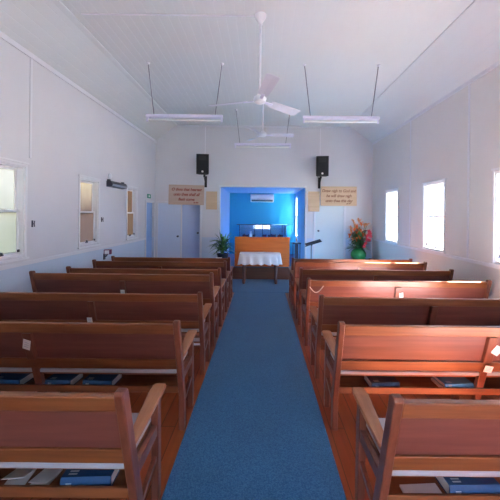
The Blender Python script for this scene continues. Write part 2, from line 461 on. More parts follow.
# ------------------------------------------------------------------ doors
def knob(parent, x, y, z, mat='hook'):
    mb = MB().lathe([(0, 0), (.026, 0), (.026, .008), (.010, .012), (.010, .035), (.022, .042), (.026, .055), (.018, .068), (0, .07)], seg=16, mat=Matrix.Translation((x, y, z)) @ Matrix.Rotation(PI/2, 4, 'X'))
    return mb.build('door_knob', mat, parent, smooth=True)
def architrave(x0, x1, z, right=True, left=True):
    mb = MB(); w = .06
    if left: mb.box(x0-w, x0, YB-.018, YB, -SH, z+w)
    if right: mb.box(x1, x1+w, YB-.018, YB, -SH, z+w)
    mb.box(x0, x1, YB-.018, YB, z, z+w)
    return mb
# left wall doorway with a blue door
mb = MB().box(XL, XL+.018, LDOOR[0]-.06, LDOOR[0], -SH, 2.09).box(XL, XL+.018, LDOOR[1], LDOOR[1]+.055, -SH, 2.09).box(XL, XL+.018, LDOOR[0], LDOOR[1], 2.03, 2.09)
trim(mb)
d = struct(MB().box(XL-.10, XL-.06, LDOOR[0], LDOOR[1], .005-SH, 2.03).box(XL-.06, XL-.05, LDOOR[0]+.06, LDOOR[1]-.06, 1.1, 1.92).box(XL-.06, XL-.05, LDOOR[0]+.06, LDOOR[1]-.06, .15, .95).build('door_1', 'door_blue', bevel=.003))
# closed pale door
trim(architrave(*DA, 2.03, right=False))
d = struct(MB().box(DA[0], DA[1], YB+.01, YB+.05, .005-SH, 2.03).build('door_2', 'door_pale', bevel=.003))
knob(d, DA[1]-.08, YB+.01, 1.08)
# the narrow door ajar
trim(MB().box(DA[1], DB[0], YB-.018, YB, -SH, 2.09).box(DB[0], DB[1]+.06, YB-.018, YB, 2.03, 2.09).box(DB[1], DB[1]+.06, YB-.018, YB, -SH, 2.03))
a = math.radians(24); R = Matrix.Translation((DB[0]+.005, YB+.02, 0)) @ Matrix.Rotation(a, 4, 'Z')
d = struct(MB().box(0, .535, 0, .035, .01-SH, 2.02, R).build('door_3', 'door_shaded', bevel=.003))
p = R @ V((.46, 0, 1.17)); k = knob(d, p.x, p.y, p.z)
# vestry behind the ajar door
struct(MB().box(-3.2, -1.33, YB+1.6, YB+1.68, -SH, 2.6).box(-3.28, -3.2, YB+T, YB+1.68, -SH, 2.6).build('wall_vestry', 'door_blue'))
struct(MB().box(-3.28, -1.33, YB+T, YB+1.68, 2.6, 2.68).build('ceiling_vestry', 'door_blue'))
struct(MB().box(-3.28, -1.33, YB+T, YB+1.68, -.12, 0).build('floor_vestry', 'carpet'))
# right door
trim(architrave(*DC, 2.03))
d = struct(MB().box(DC[0], DC[1], YB+.01, YB+.05, .005-SH, 2.03).build('door_4', 'door_grey', bevel=.003))
knob(d, DC[0]+.09, YB+.01, 1.28)
# rear double doors folded open outwards
for s, nm in ((-1, 'door_5'), (1, 'door_6')):
    struct(MB().box(s*.67, s*.71, YF-T-.65, YF-T-.005, .02-SH, 2.13).build(nm, 'door_pale', bevel=.003))

# ------------------------------------------------------------------ alcove and platform
AY = 11.4
PZ = .352
trim(MB().box(AX0-.05, AX0, YB-.018, YB, PZ, AZ+.05).box(AX1, AX1+.05, YB-.018, YB, PZ, AZ+.05).box(AX0, AX1, YB-.018, YB, AZ, AZ+.05))
struct(MB().box(AX0-.1, AX1+.1, AY, AY+.1, 0, 2.75).build('wall_alcove_back', 'blue_wall'))
struct(sheet('X', AX0-.1, AX0, YB+T, AY, 0, 2.75, []).build('wall_alcove_left', 'pale_blue'))
struct(sheet('X', AX1, AX1+.1, YB+T, AY, 0, 2.75, [(10.72, 11.2, .95, 2.40)]).build('wall_alcove_right', 'pale_blue'))
for s, X in ((1, AX1),):
    wn += 1
    mb = MB()
    for u0, u1, q0, q1 in ((10.72, 10.77, .95, 2.40), (11.15, 11.2, .95, 2.40), (10.77, 11.15, .95, 1.0), (10.77, 11.15, 2.35, 2.40), (10.77, 11.15, 1.66, 1.70)):
        mb.box(X-s*.002, X+s*.1, u0, u1, q0, q1)
    w = struct(mb.build('window_%d' % wn, 'sash', bevel=.003))
    MB().box(X+s*.047, X+s*.053, 10.77, 11.15, 1.0, 2.35).build('pane', 'pane_clear', w)
struct(MB().box(AX0-.1, AX1+.1, YB+T, AY+.1, 2.53, 2.63).build('ceiling_alcove', 'pale_blue'))
struct(MB().box(AX0, AX1, 8.58, AY, 0, PZ-.015).build('platform', 'darkwood', bevel=.004))
struct(MB().box(AX0, AX1, 8.55, AY, PZ-.015, PZ).build('floor_platform', 'carpet', bevel=.003))
# carpets
o = MB().box(-.618, .556, .005, 7.09, .001, .012).build('carpet_runner', 'carpet', bevel=.004)
tag(o, 'long blue carpet runner down the aisle between the pews', 'carpet')
o = MB().box(-2.9, 2.95, 7.095, 8.54, .001, .012).build('carpet', 'carpet', bevel=.004)
tag(o, 'wide blue carpet under the cloth-covered table before the platform', 'carpet')

o = MB().box(XL+.05, XR-.05, -1.88, -.0, .001, .012).build('carpet', 'carpet', bevel=.004)
tag(o, 'blue carpet across the rear of the hall inside the entrance', 'carpet')

# wooden screen on the platform
s = thing('pulpit_screen', 'wide orange polished wooden screen on the platform behind the white-clothed table', 'screen', (.02, 8.63, PZ))
s.scale = (1, 1, 1.045)
MB().box(-.732, .722, 0, .03, .03, .76).build('panel', 'screen', s, .003)
MB().box(-.78, .78, -.012, .042, .755, .80).build('top_rail', 'screen', s, .006)
for x in (-.755, .745): MB().box(x-.025, x+.025, -.01, .04, 0, .757).build('post', 'screen', s, .004)
MB().box(-.73, .72, -.008, .038, .0, .04).build('bottom_rail', 'screen', s, .004)

# white-clothed table
t = thing('communion_table', 'small dark wooden table under a white cloth at the end of the aisle', 'table', (-.04, 8.13, .012))
t.scale = (1.035, 1, 1.13)
MB().box(-.50, .50, -.20, .20, .655, .68).build('tabletop', 'leg_wood', t, .005)
MB().box(-.44, .44, -.185, -.165, .57, .655).box(-.44, .44, .165, .185, .57, .655).box(-.44, -.42, -.165, .165, .57, .655).box(.42, .44, -.165, .165, .57, .655).build('apron', 'leg_wood', t)
for x in (-.405, .405):
    for y in (-.17, .17):
        MB().box(x-.035, x+.035, y-.03, y+.03, .46, .655).lathe([(.034, .46), (.022, .44), (.036, .40), (.040, .33), (.030, .22), (.022, .12), (.036, .09), (.036, .03), (.028, 0)], (x, y, 0), 14).build('leg', 'leg_wood', t, .002)
# cloth: rounded draped skirt with scalloped hem
bm = bmesh.new()
def outline(u, grow):   # rounded rectangle param
    hx, hy, r = .515+grow, .212+grow, .05+grow
    P = 2*(2*hx-2*r)+2*(2*hy-2*r)+2*PI*r
    d = u*P
    segs = [('l', (-hx+r, -hy), (1, 0), 2*hx-2*r), ('c', (hx-r, -hy+r), -PI/2, PI/2*r), ('l', (hx, -hy+r), (0, 1), 2*hy-2*r), ('c', (hx-r, hy-r), 0, PI/2*r),
            ('l', (hx-r, hy), (-1, 0), 2*hx-2*r), ('c', (-hx+r, hy-r), PI/2, PI/2*r), ('l', (-hx, hy-r), (0, -1), 2*hy-2*r), ('c', (-hx+r, -hy+r), PI, PI/2*r)]
    for k, p, q, L in segs:
        if d <= L+1e-9:
            if k == 'l': return p[0]+q[0]*d, p[1]+q[1]*d
            a = q + d/r; return p[0]+r*math.cos(a), p[1]+r*math.sin(a)
        d -= L
    return outline(0, grow)
NU = 160
rings = []
for j in range(9):
    t_ = j/8
    ring = []
    for i in range(NU):
        u = i/NU
        fold = math.sin(u*2*PI*15 + 1.3*math.sin(u*2*PI*3))
        g = .002 + .028*t_ + fold*.021*t_
        x, y = outline(u, g)
        z = .692 - (.225 + .032*abs(math.sin(u*PI*15)))*t_
        if j == 0: z = .694
        ring.append(bm.verts.new((x, y, z)))
    rings.append(ring)
top2 = [bm.verts.new((v.co.x*.9, v.co.y*.85, .696)) for v in rings[0]]
bm.faces.new(top2)
for A, B in zip([top2]+rings, rings):
    for i in range(NU): bm.faces.new([A[i], A[(i+1) % NU], B[(i+1) % NU], B[i]])
mb = MB(); mb.bm.free(); mb.bm = bm
o = mb.build('tablecloth', 'cloth', smooth=True, loc=(-.04, 8.13, .012))
o.scale = (1.035, 1, 1.13)
md = o.modifiers.new('thick', 'SOLIDIFY'); md.thickness = .003; md.offset = 1
tag(o, 'white scalloped cloth draped over the small table at the end of the aisle', 'tablecloth')

# glazed cabinet against the back of the alcove
c = thing('glazed_cabinet', 'blue glazed cabinet with dark-framed panes against the alcove back wall', 'cabinet', (.04, AY-.002, PZ))
W2 = .86
MB().box(-W2, W2, -.30, 0, 0, .62).build('base_unit', 'cab_in', c, .003)
MB().box(-W2, W2, -.02, 0, .62, 1.09).box(-W2, -W2+.02, -.30, -.02, .62, 1.09).box(W2-.02, W2, -.30, -.02, .62, 1.09).build('carcass', 'cab_in', c)
MB().box(-W2-.1, W2+.1, -.32, -.275, 1.09, 1.12).build('top', 'cab', c, .003)
for x in (-W2+.012, -.30, -.02, .28, .70, W2-.012): MB().box(x-.012, x+.012, -.312, -.288, .62, 1.09).build('mullion', 'cab', c)
for a, b in ((-.836, -.312), (-.288, -.032), (-.008, .268), (.292, .688), (.712, .836)): MB().box(a, b, -.303, -.297, .62, 1.09).build('pane', 'glass_blue', c)
bk = []
def simple_book(name, w, d_, h, mat, label, group=None, pages_side=1, lettering=True):
    """closed book lying flat: cover boards + spine (towards -y), pages show on the end faces"""
    b = thing(name, label, 'book', group=group)
    mb = MB().box(-w/2, w/2, -d_/2, d_/2, 0, .004).box(-w/2, w/2, -d_/2, d_/2, h-.004, h)
    pr = [(-d_/2, 0), (-d_/2-.006, h*.25), (-d_/2-.008, h*.5), (-d_/2-.006, h*.75), (-d_/2, h), (-d_/2+.004, h), (-d_/2+.004, 0)]
    mb.prism(pr, -w/2, w/2, 'X')
    mb.build('cover', mat, b, .0012)
    MB().box(-w/2+.005, w/2-.005, -d_/2+.004, d_/2-.006, .004, h-.004).build('page_block', 'paper', b)
    if lettering:
        l = MB()
        for k in range(3): l.box(-w/2+.03, -w/2+.058, -d_/2-.0095, -d_/2-.006, h*.32+k*.008, h*.32+k*.008+.004)
        for k in range(2): l.box(-w/2+.03, -w/2+.075, -d_/2+.015+k*.018, -d_/2+.024+k*.018, h, h+.0006)
        l.build('lettering', 'gilt', b)
    return b
# row of dark books on the cabinet shelf
xs = -.75; k = 0
while xs < .72:
    w = random.uniform(.035, .06); h = random.uniform(.10, .14)
    if -.30 < xs < -.02 or k % 7 == 6: xs += w; k += 1; continue
    o = MB().box(xs, xs+w-.004, -.20, -.06, 0, h).build('book', random.choice(['booknavy', 'bookblue', 'plum']), loc=(.04, AY-.002, PZ+.62), bevel=.003)
    tag(o, 'small dark book standing on the shelf of the glazed alcove cabinet', 'book', 'books in the alcove cabinet')
    xs += w; k += 1
# white jug and folded paper in cabinet
o = MB().lathe([(0, 0), (.05, 0), (.065, .05), (.06, .12), (.04, .18), (.05, .24), (.045, .24), (.03, .17), (0, .16)], seg=20).build('jug', 'white', smooth=True, loc=(-.42, AY-.19, PZ+.76-.14))
o.location = (-.40, AY-.26, PZ+.62); tag(o, 'white jug standing behind glass in the alcove cabinet', 'jug')

# split air conditioners
def aircon(label, loc, w):
    a = thing('air_conditioner', label, 'air conditioner', loc)
    MB().prism([(0, 0), (-.12, .02), (-.17, .08), (-.19, .16), (-.17, .27), (-.14, .285), (0, .285)], -w/2, w/2, 'X').build('casing', 'white', a, .006)
    MB().prism([(-.125, .016), (-.178, .074), (-.172, .078), (-.12, .024)], -w/2+.04, w/2-.04, 'X').build('louvre', 'heater', a)
    MB().box(-w/2+.03, w/2-.03, -.192, -.186, .10, .105).build('panel_line', 'heater', a)
    return a
aircon('white split air conditioner high on the blue alcove wall', (.0, AY+.002, 2.20), .86)

# candle stand in the alcove's right corner
s = thing('candle_stand', 'small dark pedestal stand with a pale candle beside the right alcove jamb', 'stand', (.99, 8.68, PZ))
s.scale = (1, 1, 1.08)
MB().box(-.10, .10, -.10, .10, 0, .03).build('base', 'pot', s, .004)
MB().box(-.045, .045, -.045, .045, .03, .60).build('column', 'pot', s, .004)
MB().box(-.12, .12, -.10, .10, .60, .63).build('top', 'pot', s, .004)
for x in (-.10, .10): MB().tube([(x, 0, .03), (x, 0, .60)], .012, 8).build('rod', 'pot', s)
c = thing('candle', 'pale candle in a small holder on the dark pedestal stand', 'candle', (.99, 8.68, PZ+.68))
MB().lathe([(0, 0), (.04, 0), (.045, .012), (.02, .02), (.026, .05), (0, .05)], seg=16).build('holder', 'silver', c, smooth=True)
MB().lathe([(0, .05), (.02, .05), (.02, .15), (.004, .155), (0, .155)], seg=16).build('wax', 'peach', c, smooth=True)
MB().tube([(0, 0, .155), (.001, 0, .168)], .0018, 6).build('wick', 'black', c)

# music stand
s = thing('music_stand', 'black music stand with tilted desk in front of the pale grey door', 'music stand', (1.30, 8.0, .012))
s.scale = (1, 1, 1.085)
MB().tube([(0, 0, .10), (0, 0, .95)], .011, 10).build('pole', 'black', s, smooth=True)
for k in range(3):
    a = PI/2 + k*2*PI/3
    MB().tube([(0, 0, .22), (.12*math.cos(a), .12*math.sin(a), .10), (.22*math.cos(a), .22*math.sin(a), .008)], .008, 8).build('leg', 'black', s, smooth=True)
Rm = Matrix.Translation((.05, 0, 1.0)) @ Matrix.Rotation(math.radians(-16), 4, 'Y') @ Matrix.Rotation(math.radians(12), 4, 'X')
MB().box(-.21, .21, -.11, .11, 0, .005, Rm).box(-.24, .21, -.125, -.11, 0, .018, Rm).build('desk', 'black', s, .003)
MB().tube([(0, 0, .93), (.03, 0, .985)], .017, 10).build('tilt_joint', 'black', s)

# ------------------------------------------------------------------ pews
TOP = .89
def yl(z): return (TOP - max(z, .20))*.285
def slat(mb, x0, x1, z0, z1, th, off=0):
    """board lying in the raked back plane"""
    mb.prism([(yl(z0)-th/2+off, z0), (yl(z0)+th/2+off, z0), (yl(z1)+th/2+off, z1), (yl(z1)-th/2+off, z1)], x0, x1, 'X')
    return mb
def make_pew(L, label, group):
    r = thing('pew', label, 'pew', group=group)
    h = L/2
    pw = .046
    for s in (-1, 1):
        x0, x1 = sorted((s*h, s*(h-pw)))
        d = .036
        mb = MB().prism([(yl(0)-d+.014, -SH), (yl(0)+d+.014, -SH), (yl(.2)+d, .2), (yl(.875)+d*.9, .875), (yl(TOP)+d*.6, TOP), (yl(TOP)-d*.5, TOP), (yl(.88)-d*.85, .875), (yl(.2)-d, .2)], x0, x1, 'X')
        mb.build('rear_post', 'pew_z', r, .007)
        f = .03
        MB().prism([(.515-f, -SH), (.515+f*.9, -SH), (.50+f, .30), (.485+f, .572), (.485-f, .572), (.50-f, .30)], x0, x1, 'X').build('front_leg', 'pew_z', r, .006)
        # armrest: flat board widening to a rounded nose
        ax = s*(h-pw/2)
        ys = [(yl(.55)+.02, .022), (.20, .030), (.30, .036), (.42, .042), (.50, .044), (.56, .041), (.585, .030), (.595, .012)]
        am = MB(); rows = []
        for y, w in ys:
            t_ = (y-.10)/.495; z = .532 + .060*t_ - (.022*max(0, (y-.52)/.075)**2)
            rows.append([am.bm.verts.new((ax+sx*w, y, z+dz)) for sx, dz in ((-1, 0), (1, 0), (1, .026), (-1, .026))])
        am.bm.faces.new(rows[0]); am.bm.faces.new(rows[-1][::-1])
        for A, B in zip(rows, rows[1:]):
            for k in range(4): am.bm.faces.new([A[k], A[(k+1) % 4], B[(k+1) % 4], B[k]])
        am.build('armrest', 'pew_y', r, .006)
        MB().box(x0+.006, x1-.006, yl(.37)+.03, .50-.028, .335, .405).build('side_rail', 'pew_z', r, .004)
        MB().prism([(yl(.1)+.03, .10), (.50-.02, .17), (.50-.02, .21), (yl(.1)+.03, .14)], x0+.01, x1-.01, 'X').build('stretcher', 'pew_z', r, .004)
    a, b = -h+pw, h-pw
    slat(MB(), a, b, .775, .862, .042).build('top_rail', 'pew', r, .008)
    slat(MB(), a, b, .455, .545, .034).build('bottom_rail', 'pew', r, .006)
    for x0, x1 in ((a, -.028), (.028, b)): slat(MB(), x0, x1, .540, .780, .012, .004).build('back_panel', 'panel', r)
    slat(MB(), -.034, .034, .545, .775, .052, -.008).build('centre_post', 'pew_z', r, .005)
    slat(MB(), -.03, .03, .30, .46, .04, .0).build('centre_bracket', 'pew_z', r, .004)
    MB().box(-.025, .025, .165, .21, -SH, .30).build('centre_leg', 'pew_z', r, .004)
    MB().box(-.025, .025, .45, .50, -SH, .385).build('centre_leg', 'pew_z', r, .004)
    MB().box(a, b, yl(.42)+.018, .53, .385, .41).build('seat_board', 'pew', r, .006)
    MB().box(a+.004, b-.004, yl(.43)-.010, .525, .411, .446).build('seat_cushion', 'vinyl', r, .012, seg=3)
    MB().box(a, b, yl(.26)-.012, .42, .246, .258).build('book_rack', 'pew', r, .003)
    MB().box(a, b, yl(.27)-.030, yl(.27)-.012, .242, .295).build('rack_lip', 'pew', r, .004)
    for ch in r.children: ch.location.z = SH
    return r
LY = [1.434, 2.375, 3.26, 4.0, 4.75, 5.48, 6.17]
RY = [1.41, 2.39, 3.20, 4.05, 4.85, 5.63, 6.18]
CXP_L, CXP_R, LL, LR = -1.833, 1.83, 2.40, 2.44
left_lab = ['dark wooden pew nearest the camera left of the aisle, blue book in its rack',
            'second pew from the camera left of the aisle, three books under its seat',
            'third pew from the camera left of the aisle, white card on its centre post',
            'slightly taller fourth pew from the camera, left of the aisle',
            'fifth pew from the camera in the block left of the aisle',
            'sixth pew from the camera in the block left of the aisle',
            'front pew of the left block, nearest the doors and potted plant']
right_lab = ['wooden pew nearest the camera right of the aisle, blue book in its rack',
             'second pew from the camera right of the aisle, two books under its seat',
             'third pew from the camera in the block right of the aisle',
             'fourth pew from the camera right of the aisle, pale cord hanging on its back',
             'fifth pew from the camera in the block right of the aisle',
             'sixth pew from the camera in the block right of the aisle',
             'front pew of the right block, nearest the flower arrangement']
pL = make_pew(LL, left_lab[0], 'pews left of the aisle')
pR = make_pew(LR, right_lab[0], 'pews right of the aisle')
for i, y in enumerate(LY):
    o = pL if i == 0 else copy_tree(pL)
    o.location = (CXP_L, y, 0); o['label'] = left_lab[i]
    if i == 3: o.scale = (1, 1, 1.068)
    if i == 6: o.scale = (1, 1, .973)
for i, y in enumerate(RY):
    o = pR if i == 0 else copy_tree(pR)
    o.location = (CXP_R, y, 0); o['label'] = right_lab[i]
    if i == 6: o.scale = (1, 1, .9775)

# books and papers lying in the racks
def put(o, x, y, z, rz=0): o.location = (x, y, z); o.rotation_euler = (0, 0, rz)
RK = .259
G = 'hymn books in the pew racks'
def rack_book(px, row_y, w, mat, label, h=.062, rz=0, dz=0):
    b = simple_book('hymn_book', w, .175, h, mat, label, G)
    put(b, px, row_y + .266, RK+dz, rz); return b
rack_book(-.92, LY[0], .26, 'bookblue', 'thick blue book with pale lettering in the rack of the nearest left pew', .068, .05)
rack_book(-1.69, LY[1], .22, 'bookblue', 'blue book in the second left pew rack, left of the white card end', .06, -.06)
rack_book(-1.36, LY[1], .25, 'bookblue', 'blue book in the second left pew rack, nearest the aisle', .06, -.05)
rack_book(-2.13, LY[1], .25, 'bookblue', 'blue book in the second left pew rack, cut off by the photo edge', .06, -.05)
rack_book(1.05, RY[1], .24, 'booknavy', 'dark blue book in the second right pew rack, nearest the aisle', .06, .06)
b = rack_book(1.67, RY[1], .25, 'booklight', 'light blue book lying on a white booklet in the second right pew rack', .035, .05, .022)
rack_book(1.12, RY[0], .27, 'bookblue', 'thick blue book with pale lettering in the rack of the nearest right pew', .068, .03)
def sheetpaper(name, x, y, z, w, d_, h, rz, label, cat='paper', rx=0):
    mb = MB().box(-w/2, w/2, -d_/2, d_/2, 0, h)
    o = mb.build(name, 'paper', bevel=.0005); o.location = (x, y, z); o.rotation_euler = (rx, 0, rz)
    return tag(o, label, cat)
sheetpaper('booklet', 1.67, RY[1]+.25, RK, .28, .19, .02, .03, 'white booklet under the light blue book in the second right pew rack', 'booklet')
def folded(x, y, z, rz, label, w=.13, d_=.16, tilt=.45):
    mb = MB()
    mb.prism([(0, 0), (d_, 0), (d_, .003), (0, .003)], -w/2, w/2, 'X')
    mb.prism([(d_, .003), (d_, .006), (0, .006+d_*tilt), (0, .003+d_*tilt)], -w/2, w/2, 'X')
    o = mb.build('leaflet', 'paper'); o.location = (x, y, z); o.rotation_euler = (0, 0, rz)
    return tag(o, label, 'leaflet')
folded(-1.31, LY[0]+.185, RK, .12, 'folded white leaflet standing in the nearest left pew rack', .11, .12, .36)
folded(-1.18, LY[0]+.185, RK, -.1, 'flatter white leaflet beside the blue book in the nearest left pew rack', .10, .12, .16)
sheetpaper('leaflet', .86, RY[0]+.21, RK, .20, .07, .012, .06, 'white leaflet beside the blue book in the nearest right pew rack', 'leaflet')
sheetpaper('leaflet', -.72, LY[2]+.22, RK, .12, .16, .02, .1, 'white leaflet at the aisle end of the third left pew rack', 'leaflet')
# number cards
def card(x, row_y, z, label, s=1.0, rz=0, w=.055, h=.075):
    y = row_y + yl(z/s) if z > .3 else row_y
    o = MB().box(-w/2, w/2, -.0015, .0015, 0, h).build('card', 'paper')
    mk = MB()
    for k in range(3): mk.box(-w*.3, w*.3, -.0022, -.0014, h*(.25+.22*k), h*(.25+.22*k)+.005)
    mk.build('printing', 'gilt', o)
    o.location = (x, y-.036, z); o.rotation_euler = (math.atan(.285), rz, 0)
    return tag(o, label, 'card', 'white cards on the pew backs')
card(CXP_L-.02, LY[1], .64, 'white card tilted on the centre post of the second left pew', rz=.3, w=.06, h=.09)
card(CXP_L-.03, LY[2], .515, 'white card at the foot of the third left pew centre post')
card(CXP_L, LY[3], .64, 'white card on the taller fourth left pew centre post', 1.075)
card(CXP_R+.05, RY[3], .63, 'white card on the centre post of the fourth right pew', rz=-.2)
card(CXP_R+.025, RY[1], .63, 'tilted white card standing in for sunlight on the centre post of the second right pew', rz=.5, w=.06, h=.08)  # bright sunlit patch on the post, made as a white card
card(CXP_R+.01, RY[1], .462, 'low white card standing in for sunlight on the bottom rail of the second right pew', rz=.15, w=.065, h=.06)  # second sunlit patch by the centre leg, also made as a white card
# hanging cord on the fourth right pew
pts = []
for k in range(15):
    t_ = k/14; x = .645 + .18*t_; z = .772 - .085*math.sin(PI*t_)**1 + .015*t_
    pts.append((x, RY[3] + yl(z) - .036, z))
o = MB().tube(pts, .006, 8).build('cord', 'cord', smooth=True)
tag(o, 'pale cord looped across the back of the fourth right pew near the aisle', 'cord')
sheetpaper('paper_slip', -.86, LY[6], .838, .12, .03, .012, .05, 'small white slip on the top rail of the front left pew', 'paper')

# ------------------------------------------------------------------ ceiling fans
def make_fan(label, loc, drop, rot, radius, group):
    f = thing('ceiling_fan', label, 'ceiling fan', loc, group=group)
    z0 = -drop
    MB().lathe([(0, 0), (.075, 0), (.072, -.03), (.045, -.075), (.025, -.10), (.025, -.13), (0, -.13)], seg=24).build('canopy', 'white', f, smooth=True)
    MB().tube([(0, 0, -.12), (0, 0, z0+.06)], .016, 12).build('downrod', 'white', f, smooth=True)
    MB().lathe([(0, .08), (.025, .08), (.04, .05), (.07, .035), (.082, .005), (.075, -.03), (.045, -.05), (0, -.055)], (0, 0, z0), 28).build('motor', 'white', f, smooth=True)
    for k in range(3):
        a = rot + k*2*PI/3
        m = Matrix.Translation((0, 0, z0-.01)) @ Matrix.Rotation(a, 4, 'Z') @ Matrix.Rotation(math.radians(-13), 4, 'X')
        mb = MB()
        R0, R1 = .17, radius; rows = []
        for r_, w in ((R0, .05), (R0+.05, .066), ((R0+R1)/2, .073), (R1-.02, .078), (R1, .070)):
            rows.append([mb.bm.verts.new(m @ V((r_, sy*w, dz+.004*(1 if sy == 0 else 0)))) for sy, dz in ((-1, 0), (0, 0), (1, 0), (1, .004), (0, .004), (-1, .004))])
        mb.bm.faces.new(rows[0]); mb.bm.faces.new(rows[-1][::-1])
        for A, B in zip(rows, rows[1:]):
            for q in range(6): mb.bm.faces.new([A[q], A[(q+1) % 6], B[(q+1) % 6], B[q]])
        b = mb.build('blade', 'blade', f)
        MB().box(.08, .22, -.022, .022, -.008, 0, m).build('blade_iron', 'lilac', b, .003)
    return f
make_fan('white three-bladed ceiling fan on a long rod, nearer the camera', (-.045, 3.92, CEIL), 1.09, math.radians(-78), .72, 'ceiling fans over the aisle')
make_fan('smaller-looking white ceiling fan above the far end of the aisle', (.0, 6.7, CEIL), .80, math.radians(2), .68, 'ceiling fans over the aisle')
o = MB().tube([(-.125, 3.92, CEIL-.012), (-2.35, 3.92, CEIL-.012)], .010, 8).build('conduit', 'white', smooth=True)
tag(o, 'thin white conduit along the ceiling from the nearer fan to the left', 'conduit')

# ------------------------------------------------------------------ fluorescent lights
def make_light(label, x, y, z, L, top_half, group='hanging fluorescent lights'):
    f = thing('fluorescent_light', label, 'ceiling light', (x, y, z), group=group)
    h = L/2
    MB().prism([(-.045, .0), (.045, .0), (.03, .05), (-.03, .05)], -h, h, 'X').build('batten', 'lilac', f, .004)
    MB().tube([(-h+.035, 0, -.045), (h-.035, 0, -.045)], .016, 14).build('tube', 'tube', f, smooth=True)
    for s in (-1, 1):
        MB().box(s*h-.02*s-.015, s*h-.02*s+.015, -.018, .018, -.068, 0).build('lamp_holder', 'lilac', f, .004)
        H = CEIL - z
        c = MB(); n_ = int((H-.05)/.03)
        P0, P1 = V((s*(h-.13), 0, .05)), V((s*top_half, 0, H))
        c.tube([P0, P1], .0075, 6)
        c.build('chain', 'chain', f)
        MB().lathe([(0, 0), (.03, 0), (.03, -.012), (.012, -.03), (0, -.03)], (s*top_half, 0, H), 14).build('ceiling_hook', 'white', f, smooth=True)
    return f
make_light('hanging fluorescent light over the left pews', -1.335, 5.19, 3.36, 1.30, .63)
make_light('hanging fluorescent light over the right pews', 1.325, 5.19, 3.36, 1.30, .63)
make_light('farther hanging fluorescent light over the centre of the aisle', .0, 7.45, 3.42, 1.38, .66)

# ------------------------------------------------------------------ wall speakers, signs, plaques
def make_speaker(label, loc, rot):
    s = thing('loudspeaker', label, 'loudspeaker', loc, rot, 'wall loudspeakers')
    w, h, d_ = .172, .275, .15
    MB().prism([(-w, -d_), (w, -d_), (w*.72, d_), (-w*.72, d_)], -h, h, 'Z').build('cabinet', 'black', s, .012)
    MB().box(-w+.02, w-.02, -d_-.008, -d_+.001, -h+.03, h-.03).build('grille', 'grille', s, .004)
    Rx = Matrix.Rotation(PI/2, 4, 'X')
    MB().lathe([(0, 0), (.105, 0), (.13, .010), (.135, .016), (.125, .018), (.05, .004), (0, .010)], seg=24, mat=Matrix.Translation((0, -d_-.004, -.06)) @ Rx).build('woofer', 'grille', s, smooth=True)
    MB().box(-.10, .10, -d_-.012, -d_-.006, .10, .22).build('horn', 'black', s, .01)
    MB().lathe([(0, 0), (.028, 0), (.028, .006), (0, .006)], seg=16, mat=Matrix.Translation((0, -d_-.02, -.205)) @ Rx).build('badge', 'silver', s)
    return s
for x, nm, rz in ((-1.66, 'left', .12), (1.66, 'right', -.12)):
    sp = make_speaker('black wall loudspeaker above the left text sign' if x < 0 else 'black wall loudspeaker above the right text sign', (x, YB-.30, 3.11 if x < 0 else 3.09), (math.radians(4), 0, rz))
    b = thing('speaker_bracket', 'black bracket holding up the %s wall loudspeaker' % nm, 'bracket', (x+.03 if x < 0 else x-.02, YB, 2.66), group='speaker brackets')
    MB().box(-.035, .035, -.02, 0, -.16, .16).build('wall_plate', 'black', b, .003)
    MB().tube([(0, -.02, -.06), (0, -.10, .02), (0, -.24, .15)], .022, 10).build('arm', 'black', b, smooth=True)
    MB().tube([(0, -.24, .10), (0, -.24, .19)], .028, 10).build('socket', 'black', b, smooth=True)
    cb = MB().box(-.009, .009, -.012, .003, 3.0, CEIL-.05).build('cable_cover', 'white', loc=(x+.0, YB, 0))
    tag(cb, 'thin white cable cover running up the wall above the %s loudspeaker' % nm, 'cable cover')

def text_mesh(body, size, mat, parent, loc, shear=.25, align='CENTER'):
    cu = bpy.data.curves.new('lettering', 'FONT'); cu.body = body; cu.size = size; cu.align_x = align; cu.shear = shear
    cu.extrude = .0008; cu.space_character = .95; cu.space_line = 1.15; cu.offset = .0035
    o = bpy.data.objects.new('lettering_curve', cu); COL.objects.link(o)
    dg = bpy.context.evaluated_depsgraph_get(); me = bpy.data.meshes.new_from_object(o.evaluated_get(dg))
    bpy.data.objects.remove(o)
    t = bpy.data.objects.new('lettering', me); COL.objects.link(t)
    me.materials.clear(); me.materials.append(M[mat])
    t.parent = parent; t.location = loc; t.rotation_euler = (PI/2, 0, 0)
    return t
def sign(label, x0, x1, z0, z1, lines, ref, mat, ink, roll=0):
    cx, cz = (x0+x1)/2, (z0+z1)/2
    s = thing('text_sign', label, 'sign', (cx, YB-.03, cz), (0, roll, 0), 'wooden text signs')
    w, h = (x1-x0)/2, (z1-z0)/2
    MB().box(-w, w, -.012, .012, -h, h).build('board', mat, s, .003)
    f = MB(); e = .018
    f.box(-w-.004, w+.004, -.018, .006, h-e, h+.004).box(-w-.004, w+.004, -.018, .006, -h-.004, -h+e).box(-w-.004, -w+e, -.018, .006, -h+e, h-e).box(w-e, w+.004, -.018, .006, -h+e, h-e)
    f.build('edging', mat, s, .002)
    z = h*.42
    for ln in lines:
        text_mesh(ln, .112, ink, s, (0, -.0128, z)); z -= .142
    text_mesh(ref, .045, ink, s, (w*.55, -.0128, -h+.05))
    return s
px = lambda x: (x-262)/34.66
pz = lambda y: EYE + (215-y)/34.66
sign('pale brown text sign over the doors left of the alcove', px(169), px(204), pz(205.5), pz(186), ['O thou that hearest', 'unto thee shall all', 'flesh come'], 'Ps. 65:2', 'ply_l', 'ink', math.radians(.8))
